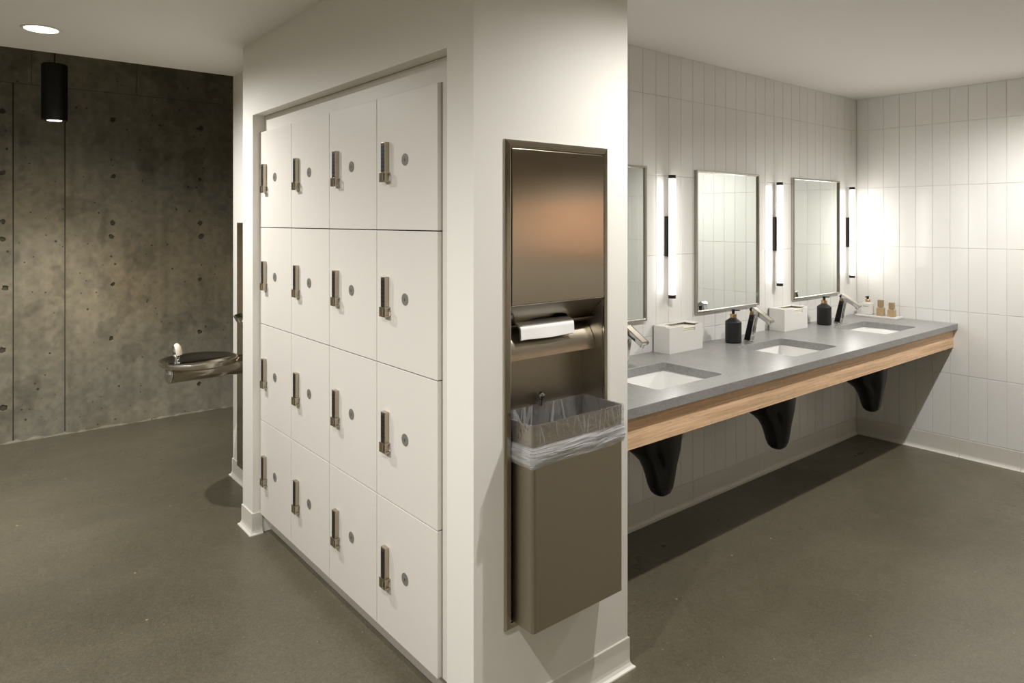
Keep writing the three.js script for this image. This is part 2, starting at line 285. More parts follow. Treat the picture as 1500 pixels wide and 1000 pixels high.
{
  const wall = struct('wall_vanity', bx(XE - 0.1, 5.4, 0, CEIL, BV + TD, BV + 0.15), M.grout, 'white glossy vertical tile wall behind the sinks');
  const cols = [XE]; for (let x = 2.6205 - 7 * TW; x < XR - 0.01; x += TW) if (x > XE + 0.01) cols.push(x); cols.push(XR - TD);
  for (let i = 0; i < cols.length - 1; i++) for (let r = 0; r < 6; r++) {
    const w = cols[i + 1] - cols[i] - GAP, hh = ROWS[r + 1] - ROWS[r] - (r === 5 ? 0.001 : GAP);
    piece('tile', tileGeo(w, hh), M.tiles[Math.floor(rnd() * 4)], wall, (cols[i] + cols[i + 1]) / 2, (ROWS[r] + ROWS[r + 1]) / 2, BV + TD, 0, 0.006);
  }
  const right = struct('wall_right', bx(XR + TD, 5.4, 0, CEIL, -3.05, BV + TD), M.grout, 'white glossy vertical tile wall at the end of the counter');
  const bs = [BV]; for (let b = 1.4253 * h; b > -0.5; b -= TW) bs.push(b);
  for (let i = 0; i < bs.length - 1; i++) for (let r = 0; r < 6; r++) {
    const w = bs[i] - bs[i + 1] - GAP, hh = ROWS[r + 1] - ROWS[r] - (r === 5 ? 0.001 : GAP);
    piece('tile', tileGeo(w, hh), M.tiles[Math.floor(rnd() * 4)], right, XR + TD, (ROWS[r] + ROWS[r + 1]) / 2, (bs[i] + bs[i + 1]) / 2, -Math.PI / 2, 0.006);
  }
  mesh('plaster_face', bx(XR + 0.002, XR + TD, 0.121, CEIL, -2.9, bs[bs.length - 1]), M.greyPlaster, right);
  // cove base tiles
  const coveTile = (len) => { const s = new THREE.Shape(); s.moveTo(0, 0); s.lineTo(0.028, 0); s.lineTo(0.028, 0.003); s.quadraticCurveTo(0.012, 0.006, 0.010, 0.026); s.lineTo(0.0095, 0.117); s.lineTo(0.0075, 0.1195); s.lineTo(0, 0.1195); s.lineTo(0, 0); return metres(extrude(s, len, 0, 5).translate(0, 0, -len / 2).rotateY(-Math.PI / 2)); };   // toe points to +z
  const bv = struct('baseboard_vanity', bx(XE, XR, 0, 0.115, BV + 0.001, BV + TD), M.grout, 'white cove base tiles below the sinks'), L = 0.332;
  const gv = coveTile(L - 0.002); for (let x = XE + 0.166; x < XR; x += L) { const w = Math.min(L, XR - 0.012 - (x - L / 2)); if (w > 0.03) piece('base_tile', w < L - 0.001 ? coveTile(w - 0.002) : gv, M.base, bv, x - L / 2 + w / 2, 0, BV + 0.008, 0); }
  const br = struct('baseboard_right', bx(XR + 0.001, XR + TD, 0, 0.115, -2.9, BV), M.grout, 'white cove base tiles along the end wall');
  for (let k = -1; k < 8; k++) { const b1 = k < 0 ? BV - 0.008 : 1.2657 * h - k * L, b0 = 1.2657 * h - (k + 1) * L; piece('base_tile', k < 0 ? coveTile(b1 - b0 - 0.002) : gv, M.base, br, XR + 0.008, 0, (b0 + b1) / 2, -Math.PI / 2); }
}

// ---------------------------------------------------------------- lamps
DOWNLIGHTS.forEach(([x, b, cd, beam, soft], i) => {
  const t = thing('downlight', ['round recessed downlight in the ceiling near the drinking fountain', 'round recessed downlight in the ceiling by the tiled end wall', 'round recessed downlight in the ceiling in front of the towel dispenser', 'round recessed downlight in the ceiling above the open floor', 'round recessed downlight in the ceiling facing the lockers', 'round recessed downlight in the ceiling at the back wall', 'round recessed downlight in the ceiling before the wood panel'][i], 'downlight', x, CEIL, b, 'recessed ceiling downlights');
  mesh('trim_ring', lathe([[0.066, -0.001], [0.068, -0.004], [0.078, -0.003], [0.080, 0], [0.066, 0]], 40), M.ceiling, t);
  mesh('lens', new THREE.CylinderGeometry(0.066, 0.066, 0.002, 40).translate(0, -0.0015, 0), M.lens, t);
  const l = new THREE.SpotLight(WARM, cd, 0, beam, soft, 2); l.name = 'downlight_beam'; l.position.set(0, -0.02, 0); l.target.position.set(0, -2, 0); l.castShadow = true; l.shadow.radius = 0.9; l.shadow.mapSize.set(1024, 1024); t.add(l, l.target);
});
const pendants = [[0.525, 5.24, 'black cylinder pendant lamp hanging in front of the concrete wall'], [-1.1, 5.24, 'black cylinder pendant lamp hanging far along the concrete wall']];
for (const [x, b, label] of pendants) {
  const t = thing('pendant_lamp', label, 'pendant lamp', x, 2.18, b, 'cylinder pendants along the concrete wall');
  mesh('housing', lathe([[0.043, 0.003], [0.046, 0.0], [0.066, 0.0], [0.0705, 0.002], [0.0715, 0.006], [0.0715, 0.350], [0.069, 0.356], [0, 0.357]], 48), M.black, t);
  mesh('baffle', lathe([[0.040, 0.006], [0.0415, -0.001], [0.046, -0.0015], [0.0475, 0.001]], 40), M.pump, t);
  mesh('lens', new THREE.CylinderGeometry(0.042, 0.042, 0.003, 32).translate(0, 0.001, 0), M.lens, t);
  mesh('cord', new THREE.TubeGeometry(new THREE.CatmullRomCurve3([new THREE.Vector3(0, 0.356, 0), new THREE.Vector3(0.004, 0.5, 0), new THREE.Vector3(0.012, 0.7, 0), new THREE.Vector3(0.012, 1.119, 0)]), 20, 0.0035, 8), M.black, t);
  const l = new THREE.SpotLight(WARM, PENDANT, 0, 0.85, 0.7, 2); l.name = 'pendant_beam'; l.position.set(0, -0.012, 0); l.target.position.set(0, -2, 0); l.castShadow = true; l.shadow.radius = 1.2; t.add(l, l.target);
}
const SCONCES = [[1.893, 'between the first and middle mirrors'], [2.585, 'between the middle and last mirrors'], [3.217, 'between the last mirror and the tiled end wall']];
for (const [xh, where] of SCONCES) {
  const x = xh * h, b = 1.455 * h, off = BV - b;
  const t = thing('wall_sconce', 'vertical white glass tube wall light ' + where, 'wall light', x, 1.1376, BV, 'tube wall lights beside the mirrors');
  mesh('bracket', rb(-0.019, 0.019, 0.217, 0.427, -off + 0.019, -0.001, 0.002), M.bronze, t);
  const tb = off, r = 0.0185;
  mesh('glass_tube', new THREE.CylinderGeometry(r, r, 0.604, 32, 1, true, -2.05, 4.1).translate(0, 0.3207, tb), M.tube, t);
  mesh('back_channel', new THREE.CylinderGeometry(r, r, 0.604, 16, 1, true, 2.05, 2 * Math.PI - 4.1).translate(0, 0.3207, tb), M.whiteBox, t);
  mesh('end_cap', [new THREE.CylinderGeometry(r + 0.0008, r + 0.0008, 0.018, 32).translate(0, 0.009, tb)], M.bronze, t);
  mesh('end_cap', [new THREE.CylinderGeometry(r + 0.0008, r + 0.0008, 0.018, 32).translate(0, 0.6324, tb)], M.bronze, t);
  for (const [dx, dz, turn, lw] of [[0, r + 0.001, Math.PI, 0.028], [r + 0.001, 0.004, -Math.PI / 2, 0.014], [-r - 0.001, 0.004, Math.PI / 2, 0.014]]) {
    const l = new THREE.RectAreaLight(0xfffcf8, SCONCE_GLOW, lw, 0.60); l.name = 'tube_light'; l.position.set(dx, 0.3207, tb + dz); l.rotation.y = turn; t.add(l);
  }
}

// ---------------------------------------------------------------- lockers
const XD = 0.775 * h, ROWY = [0.094, 0.5605, 1.0345, 1.508, 1.979], PITCH = 0.3988, LB0 = 1.825;
{
  const fill = thing('locker_surround', 'white laminate filler panels and toe kick framing the lockers', 'trim panel', XD, 0, LB0);
  mesh('top_filler', bx(0.023, 0.041, 1.982, OPT - 0.001, OP0 - LB0 + 0.001, OP1 - LB0 - 0.001), M.laminate, fill);
  mesh('side_filler', bx(0.015, 0.033, 0.096, 1.979, OP0 - LB0 + 0.001, -0.006), M.laminate, fill);
  mesh('toe_kick', bx(0.056, 0.070, 0, 0.092, OP0 - LB0 + 0.001, OP1 - LB0 - 0.001), M.carcass, fill);
}
const slotPlate = rrect(0.042, 0.034, 0.002); slotPlate.holes.push(rrect(0.011, 0.022, 0.001, 0.010, 0, THREE.Path));
const turnOut = g => g.rotateY(-Math.PI / 2);           // face towards -x
const buttons = []; for (let c = 0; c < 2; c++) for (let r = 0; r < 6; r++) buttons.push(bx(-0.0185, -0.0165, 0.048 + r * 0.0135, 0.057 + r * 0.0135, -0.010 + c * 0.0115, -0.0015 + c * 0.0115));
buttons.push(bx(-0.0185, -0.0165, 0.033, 0.043, -0.005, 0.005));
const buttonGeo = merge(buttons), catchGeo = merge([turnOut(extrude(slotPlate, 0.003, 0.0005)).translate(-0.0195, 0.015, 0.005), bx(-0.0205, 0, -0.002, 0.002, -0.024, 0.014), bx(-0.0205, 0, 0.028, 0.032, -0.024, -0.0155)]);
const bodyGeo = rb(-0.017, 0, 0, 0.138, -0.015, 0.015, 0.0015), plateGeo = rb(-0.0178, -0.014, 0.028, 0.134, -0.0125, 0.0125, 0.0008, 1);
const ORD = ['fourth', 'third', 'second', 'first'], ROWN = ['bottom row', 'second row from the floor', 'third row from the floor', 'top row'];
for (let c = 0; c < 4; c++) for (let r = 0; r < 4; r++) {
  const y0 = ROWY[r], y1 = ROWY[r + 1], w = PITCH, b0 = LB0 + c * w, hh = y1 - y0;
  const t = thing('locker', `white locker with keypad lock, ${ROWN[r]}, ${ORD[c]} column from the drinking fountain`, 'locker', XD, y0, b0, 'wall recessed keypad lockers');
  mesh('carcass', [bx(0.021, 0.43, 0.002, 0.016, 0.001, w - 0.001), bx(0.021, 0.43, hh - 0.016, hh - 0.002, 0.001, w - 0.001), bx(0.021, 0.43, 0.016, hh - 0.016, 0.001, 0.016), bx(0.021, 0.43, 0.016, hh - 0.016, w - 0.016, w - 0.001), bx(0.415, 0.43, 0.016, hh - 0.016, 0.016, w - 0.016)], M.carcass, t);
  const door = mesh('door', rb(0, 0.018, 0.0018, hh - 0.0018, 0.0016, w - 0.0016, 0.0012, 2), M.laminate, t);
  const lock = new THREE.Group(); lock.name = 'keypad_lock'; lock.position.set(0, hh - 0.301, -(w - 0.075)); lock.userData.label = 'bronze keypad lock with black buttons'; t.add(lock);
  mesh('lock_body', bodyGeo, M.nickel, lock); mesh('key_plate', plateGeo, M.keypad, lock); mesh('key_buttons', buttonGeo, M.button, lock); mesh('catch', catchGeo, M.nickel, lock);
  const disc = mesh('round_badge', turnOut(new THREE.CylinderGeometry(0.0205, 0.0205, 0.002, 32).rotateX(Math.PI / 2)).translate(-0.001, hh / 2 + 0.004, -w / 2), M.disc, t); disc.userData.label = 'grey round badge';
  mesh('badge_mark', [turnOut(new THREE.CylinderGeometry(0.0035, 0.0035, 0.0006, 12).rotateX(Math.PI / 2)).translate(-0.0022, hh / 2 + 0.001, -w / 2), bx(-0.0025, -0.002, hh / 2 + 0.0055, hh / 2 + 0.0075, w / 2 - 0.005, w / 2 + 0.005)], M.mark, disc);
}

// ---------------------------------------------------------------- towel dispenser with waste bin
{
  const x0 = 1.268, x1 = 1.711, y0 = 0.328, y1 = 1.783, b = BD, t = thing('towel_dispenser', 'brushed steel recessed paper towel dispenser with waste bin below', 'dispenser', x0, y0, b);
  const W = x1 - x0, Ht = y1 - y0, IX0 = 0.021, IX1 = W - 0.021, IY0 = 0.021, IY1 = Ht - 0.021, D = 0.095;
  // bevelled face frame
  const prof = [[0, 0], [0.001, 0.005], [0.006, 0.0085], [0.018, 0.0095], [0.021, 0.0085], [0.021, -0.02]], ring = [];
  const corner = o => [[o, o], [W - o, o], [W - o, Ht - o], [o, Ht - o]], fp = [];
  for (let k = 0; k < prof.length - 1; k++) { const a = corner(prof[k][0]), c = corner(prof[k + 1][0]), za = prof[k][1], zc = prof[k + 1][1]; for (let i = 0; i < 4; i++) { const j = (i + 1) % 4; fp.push(...a[i], za, ...a[j], za, ...c[j], zc, ...a[i], za, ...c[j], zc, ...c[i], zc); } }
  const fg = new THREE.BufferGeometry(); fg.setAttribute('position', new THREE.Float32BufferAttribute(fp, 3)); fg.computeVertexNormals(); mesh('face_frame', metres(fg), M.steel, t);
  mesh('recess_box', [bx(IX0, IX1, IY0, IY1, D - 0.002, D), bx(IX0, IX0 + 0.0012, IY0, IY1, 0, D), bx(IX1 - 0.0012, IX1, IY0, IY1, 0, D), bx(IX0, IX1, IY0, IY0 + 0.0012, 0, D), bx(IX0, IX1, IY1 - 0.0012, IY1, 0, D)], M.satin, t);
  const dy0 = 1.288 - y0, dy1 = 1.757 - y0, dx0 = 0.0245, dx1 = W - 0.0245;
  const door = mesh('door', rb(dx0, dx1, dy0, dy1, -0.010, 0.004, 0.002, 2), M.steel, t);
  mesh('hinge', Array.from({ length: 22 }, (_, i) => cyl(0.0022, V(dx1 + 0.0008, dy0 + 0.004 + i * 0.0211, -0.009), V(dx1 + 0.0008, dy0 + 0.0225 + i * 0.0211, -0.009), 8)), M.steel, door);
  // slanted chute panel with an arched cut for the towels
  const cw = dx1 - dx0, sl = Math.hypot(0.072, 0.070), s = new THREE.Shape(); s.moveTo(0, 0); s.lineTo(0.02, -0.002); s.bezierCurveTo(cw * 0.22, -0.004, cw * 0.35, 0.034, cw * 0.52, 0.040); s.bezierCurveTo(cw * 0.66, 0.040, cw * 0.70, 0.030, cw * 0.74, 0.008); s.lineTo(cw * 0.75, 0.0); s.lineTo(cw, 0); s.lineTo(cw, sl); s.lineTo(0, sl); s.lineTo(0, 0);
  const cg = extrude(s, 0.0015, 0, 14).rotateX(Math.atan2(0.072, 0.070)).translate(dx0, dy0 - 0.070, -(-0.008 + 0.072)); mesh('chute_panel', metres(cg), M.satin, t);
  mesh('tray_floor', [bx(dx0, dx1, dy0 - 0.0712, dy0 - 0.070, 0.040, D - 0.003)], M.satin, t);
  const lk = mesh('key_lock', [cyl(0.0095, V(dx0 + 0.020, dy0 - 0.030, 0.030), V(dx0 + 0.020, dy0 - 0.036, 0.018), 24), new THREE.TorusGeometry(0.008, 0.0022, 8, 24).rotateX(0.8).translate(dx0 + 0.020, dy0 - 0.0362, -0.0175)], M.chrome, t); lk.userData.label = 'round chrome key lock';
  mesh('towel_deflector', metres(grid(2, 16, (u, v) => { const a = v * Math.PI * 0.44; return V(dx0 + u * (dx1 - dx0), 1.200 - y0 - 0.092 * (1 - Math.cos(a)) - 0.012 * v, D - 0.004 - 0.062 * Math.sin(a)); })), M.satin, t);
  // waste bin
  const bin = new THREE.Group(); bin.name = 'waste_bin'; bin.position.set(1.301 - x0, 0.3485 - y0, 0); t.add(bin);
  const BW = 1.688 - 1.301, BH = 0.947 - 0.3485, F = -(BD - 1.492), K = 0.0905, tk = 0.0016;
  const u = new THREE.Shape(); const rr = 0.012; u.moveTo(0, -K); u.lineTo(0, -F - rr); u.absarc(rr, -F - rr, rr, Math.PI, Math.PI / 2, true); u.lineTo(BW - rr, -F); u.absarc(BW - rr, -F - rr, rr, Math.PI / 2, 0, true); u.lineTo(BW, -K); u.lineTo(0, -K);
  const hole = new THREE.Path(); hole.moveTo(tk, -K + tk); hole.lineTo(tk, -F - rr); hole.absarc(rr, -F - rr, rr - tk, Math.PI, Math.PI / 2, true); hole.lineTo(BW - rr, -F - tk); hole.absarc(BW - rr, -F - rr, rr - tk, Math.PI / 2, 0, true); hole.lineTo(BW - tk, -K + tk); hole.lineTo(tk, -K + tk); u.holes.push(hole);
  const up = g => g.rotateX(-Math.PI / 2).scale(1, 1, -1);
  const shell = extrude(u, BH, 0, 6); shell.rotateX(Math.PI / 2).translate(0, BH, 0); mesh('bin_shell', metres(shell), M.satin, bin);
  mesh('bin_floor', bx(0.002, BW - 0.002, 0, 0.002, F + 0.003, K - 0.002), M.satin, bin);
  const kn = mesh('bin_latch', [new THREE.SphereGeometry(0.0130, 20, 14).translate(BW / 2 - 0.012, BH + 0.030, -(K - 0.016)), cyl(0.005, V(BW / 2 - 0.012, BH - 0.004, K - 0.014), V(BW / 2 - 0.012, BH + 0.028, K - 0.016), 14), cyl(0.0075, V(BW / 2 - 0.012, BH + 0.012, K - 0.015), V(BW / 2 - 0.012, BH + 0.018, K - 0.015), 14)], M.chrome, bin); kn.userData.label = 'round chrome latch knob';

  // clear liner folded over the rim
  const X0 = 1.301, X1 = 1.688, B0 = 1.492, B1 = BD + K - 0.004, Y = 0.947, per = [];
  const P = (s, o) => {                                   // point on the rim outline, o = offset outwards; s runs left side, front, right side, back
    const w = X1 - X0, d = B1 - B0, T = 2 * (w + d); let q = ((s % 1) + 1) % 1 * T;
    if (q < d) return [X0 - o, B1 - q]; q -= d; if (q < w) return [X0 + q, B0 - o]; q -= w; if (q < d) return [X1 + o, B0 + q]; q -= d; return [X1 - q, B1 + o * 0.0];
  };
  const bag = thing('bin_liner', 'clear wrinkled plastic liner folded over the steel waste bin rim', 'bin liner', X0, Y, B0), folds = [];
  const wr = (s, v, k) => fbm(s, v, 46, 3, 3, 400 + k) - 0.5;
  const w = X1 - X0, d = B1 - B0, T = 2 * (w + d), sEnd = (2 * d + w) / T, fr = Math.pow;
  const edgeLow = uu => 0.112 + 0.012 * (fbm(uu, 0.5, 5, 3, 3, 405) - 0.5) + 0.016 * (1 - uu), bandTop = uu => 0.058 + 0.010 * (fbm(uu, 0.3, 6, 3, 2, 406) - 0.5) + 0.008 * (1 - uu);
  const outer = (s, o) => { const [x, b] = P(s, o); return [x, Math.min(b, BD - 0.0005)]; };
  mesh('folded_skirt', grid(260, 10, (uu, v) => { const s = uu * sEnd, k = wr(s, v * 0.5, 1), [x, b] = outer(s, 0.0018 + 0.002 * v + 0.004 * Math.max(0, k) * v); return V(x - X0, 0.002 - v * (bandTop(uu) + 0.004), b - B0); }), M.film, bag);
  for (const layer of [0, 1]) mesh('gathered_band', grid(260, 16, (uu, v) => {
    const s = uu * sEnd, q = fbm(uu + v * 0.03, v, 9, 7, 4, 420 + layer), env = Math.sin(Math.PI * clamp(v * 0.9 + 0.05));
    const [x, b] = outer(s, 0.0022 + 0.0022 * layer + env * 0.011 * q), y0 = bandTop(uu) + 0.006 * layer * fbm(uu, 0.1, 8, 3, 2, 430), y1 = edgeLow(uu) - layer * 0.012 * fbm(uu, 0.6, 7, 3, 2, 432);
    return V(x - X0, -(y0 + (y1 - y0) * v), b - B0); }), M.filmLayers, bag);
  const lip = grid(200, 3, (uu, v) => { const [x, b] = P(uu * sEnd, 0.0018 - 0.0045 * v); return V(x - X0, 0.0022 + 0.0006 * Math.sin(v * 3.14), b - B0); }); mesh('rim_fold', lip, M.film, bag);
  const inner = grid(300, 24, (uu, v) => {
    const k = wr(uu, v * 0.6, 2), g2 = fbm(uu, v, 30, 8, 3, 411) - 0.5, o = -(0.0032 + 0.050 * Math.abs(k) * v * (0.4 + v) + 0.012 * v + 0.010 * Math.abs(g2) * step(0, 0.2, v));
    const w2 = X1 - X0, d2 = B1 - B0; let q = uu * T, x, b; if (q < d2) [x, b] = [X0 - o, B1 - q]; else if ((q -= d2) < w2) [x, b] = [X0 + q, B0 - o]; else if ((q -= w2) < d2) [x, b] = [X1 + o, B0 + q]; else { q -= d2; [x, b] = [X1 - q, B1 + o]; }
    x = clamp(x, X0 + 0.003, X1 - 0.003); b = clamp(b, B0 + 0.003, B1 - 0.003);
    return V(x - X0, 0.002 - 0.30 * v, b - B0);
  });
  mesh('inner_bag', inner, M.filmInner, bag);
  // pleats where the film doubles over itself
  const ribbon = (pt, w0, n = 8) => grid(2, n, (uu, v) => pt(v, (uu - 0.5) * w0 * (0.25 + 0.75 * Math.sin(Math.PI * (0.12 + 0.8 * v)))), true);
  for (let k = 0; k < 34; k++) {
    const s0 = (0.03 + 0.94 * Math.pow(rnd(), 0.9)) * sEnd, lean = (rnd() - 0.35) * 0.035, w0 = (0.0015 + 0.006 * rnd() * rnd()) / T;
    folds.push(ribbon((v, a) => { const [x, b] = outer(s0 + lean * v + a, 0.0038 + 0.0015 * Math.sin(v * 5 + k)); return V(x - X0, 0.0015 - v * 0.060, b - B0); }, w0));
  }
  mesh('outer_pleats', folds, M.filmLayers, bag);
  const inFolds = [];
  for (let k = 0; k < 30; k++) {
    const onBack = k < 20, s0 = onBack ? 0.02 + 0.96 * (k < 12 ? 0.55 + 0.45 * rnd() : rnd()) : rnd(), len = 0.05 + 0.13 * rnd(), lean = (rnd() - 0.5) * 0.08, w0 = 0.003 + 0.020 * rnd() * rnd();
    inFolds.push(ribbon((v, a) => onBack ? V(clamp((X1 - X0) * (1 - s0) + lean * v + a, 0.004, X1 - X0 - 0.004), 0.0015 - len * v, B1 - B0 - 0.008 - 0.012 * v - 0.3 * Math.abs(a)) : V(0.006 + 0.010 * v, 0.0015 - len * v, clamp((B1 - B0) * s0 + lean * v + a, 0.005, B1 - B0 - 0.006)), w0, 8));
  }
  mesh('inner_pleats', inFolds, M.filmLayers, bag);

  // paper towel hanging from the chute
  const tw = thing('paper_towel', 'folded white paper towel hanging out of the steel dispenser chute', 'paper towel', 1.359, 1.176, BD + 0.05);
  const TWd = 0.228, sheet = (o, v0) => grid(24, 14, (uu, v) => { const a = clamp(v / 0.5) * Math.PI * 0.47, lowv = Math.max(0, v - 0.5) / 0.5, wob = 0.0012 * Math.sin(uu * 9) * lowv; return V(uu * TWd + (v < 0.5 ? -0.008 * (1 - v * 2) * (0.5 - uu) : 0), 0.050 - 0.016 * (1 - Math.cos(a)) * 1.3 - lowv * 0.034 + 0.001 * Math.sin(uu * 7 + 1) * lowv - o * 0.5, 0.020 - 0.040 * Math.sin(a) + o + wob - 0.003 * lowv); });
  mesh('top_sheet', sheet(0, 0), M.paper, tw); mesh('under_sheet', sheet(0.003, 0), M.paper, tw); mesh('inner_fold', sheet(0.006, 0), M.paper, tw);
}

// ---------------------------------------------------------------- drinking fountain
{
  const t = thing('drinking_fountain', 'stainless steel drinking fountain with round basin on a tube arm', 'fountain', XF, 0.09, 2.5 * h), B = v => v * h - 2.5 * h, Y = v => v - 0.09;
  mesh('back_panel', rb(-0.012, -0.0005, 0, 1.53 - 0.09, B(2.345), B(2.723), 0.002), M.steel, t);
  const ax = 0.739, bb = B(2.56), xEnd = 0.574 * h - XF;
  mesh('arm', lathe([[0.0, -0.002], [0.053, -0.002], [0.053, 0.385], [0.053, 0.43]], 40).rotateZ(-Math.PI / 2).translate(xEnd + 0.024, Y(ax), -bb), M.steel, t);
  mesh('end_collar', lathe([[0.0, 0.0], [0.036, 0.0], [0.046, 0.003], [0.049, 0.010], [0.0545, 0.011], [0.0555, 0.018], [0.054, 0.026], [0.0, 0.026]], 40).rotateZ(-Math.PI / 2).translate(xEnd, Y(ax), -bb), M.chrome, t);
  mesh('push_button', lathe([[0, -0.006], [0.020, -0.005], [0.026, -0.001], [0.028, 0.003], [0, 0.003]], 32).rotateZ(-Math.PI / 2).translate(xEnd, Y(ax), -bb), M.chrome, t);
  const bc = 0.682 * h - XF, yr = 0.800, R = 0.197;
  const basin = mesh('basin', lathe([[0, 0.052], [0.05, 0.0535], [0.100, 0.062], [0.145, 0.080], [0.168, 0.0905], [0.186, 0.0945], [R - 0.002, 0.0955], [R, 0.093], [R, 0.074], [R - 0.006, 0.071], [0.165, 0.062], [0.12, 0.050], [0.06, 0.043], [0, 0.042]].map(([r, y]) => [r, y - 0.0955]), 72).translate(bc, Y(yr), -bb), M.basinSteel, t);
  mesh('drain', lathe([[0, 0.002], [0.018, 0.002], [0.021, 0], [0.021, -0.004]], 24).translate(bc + 0.02, Y(yr) - 0.042, -bb), M.chrome, basin);
  const bub = mesh('bubbler', [lathe([[0.021, 0], [0.021, 0.004], [0.014, 0.007], [0.013, 0.022], [0, 0.022]], 24).translate(bc - 0.115, Y(yr) - 0.012, -bb), new THREE.SphereGeometry(0.5, 20, 16).scale(0.034, 0.082, 0.044).rotateZ(0.22).translate(bc - 0.118, Y(yr) + 0.042, -bb)], M.chrome, t);
  mesh('spout_guard', new THREE.SphereGeometry(0.5, 28, 20, 0, Math.PI * 2, 0, Math.PI * 0.62).scale(0.046, 0.092, 0.052).rotateZ(0.12).translate(bc - 0.110, Y(yr) + 0.047, -bb), M.spout, bub);
  // bottle filling tray and nozzle on the same panel
  mesh('filler_tray', halfLathe([[0, 0.0], [0.09, 0.002], [0.135, 0.022], [0.147, 0.044], [0.153, 0.045], [0.156, 0.040], [0.140, 0.012], [0.095, -0.010], [0, -0.014]].map(([r, y]) => [r * 0.91, y])).rotateY(0).translate(-0.012, Y(0.985), -B(2.455)), M.steelBright, t);
  mesh('filler_nozzle', [rb(-0.10, -0.012, Y(1.40), Y(1.44), B(2.43), B(2.48), 0.008), cyl(0.010, V(-0.08, Y(1.40), B(2.455)), V(-0.08, Y(1.375), B(2.455)), 16)], M.black, t);
}

// ---------------------------------------------------------------- vanity
const CT = 0.870, CTH = 0.038, CF = 1.0575 * h, SINKS = [1.560, 2.246, 2.932].map(v => v * h), SW = 0.292 * h, SB0 = 1.1305 * h, SB1 = 1.343 * h;
{
  const t = thing('vanity_counter', 'long grey stone vanity counter with oak apron on tiled wall', 'counter', XE, 0, BV);
  const s = new THREE.Shape(), X0 = XE + 0.002 - XE, X1 = XR - 0.002 - XE, F = BV - CF; s.moveTo(X0, 0.001); s.lineTo(X1, 0.001); s.lineTo(X1, F); s.lineTo(X0, F); s.lineTo(X0, 0.001);   // shape y = towards the room
  for (const x of SINKS) s.holes.push(rrect(SW, SB1 - SB0, 0.022, x - XE, BV - (SB0 + SB1) / 2, THREE.Path));
  const g = extrude(s, CTH, 0.0015, 8); g.rotateX(Math.PI / 2).translate(0, CT, 0); mesh('stone_top', metres(g), M.quartz, t);
  mesh('oak_apron', rb(X0, X1, 0.711, CT - CTH - 0.001, -(BV - 1.0736 * h), -(BV - 1.0736 * h) + 0.02, 0.001, 1), M.oak, t);
  mesh('under_frame', [bx(X0, X1, 0.78, CT - CTH - 0.001, -0.05, -0.001), bx(X1 - 0.04, X1, 0.76, CT - CTH - 0.001, -0.58, -0.06)], M.carcass, t);
}
const ORDS = ['beside the dispenser wall', 'under the middle mirror', 'beside the tiled end wall'];
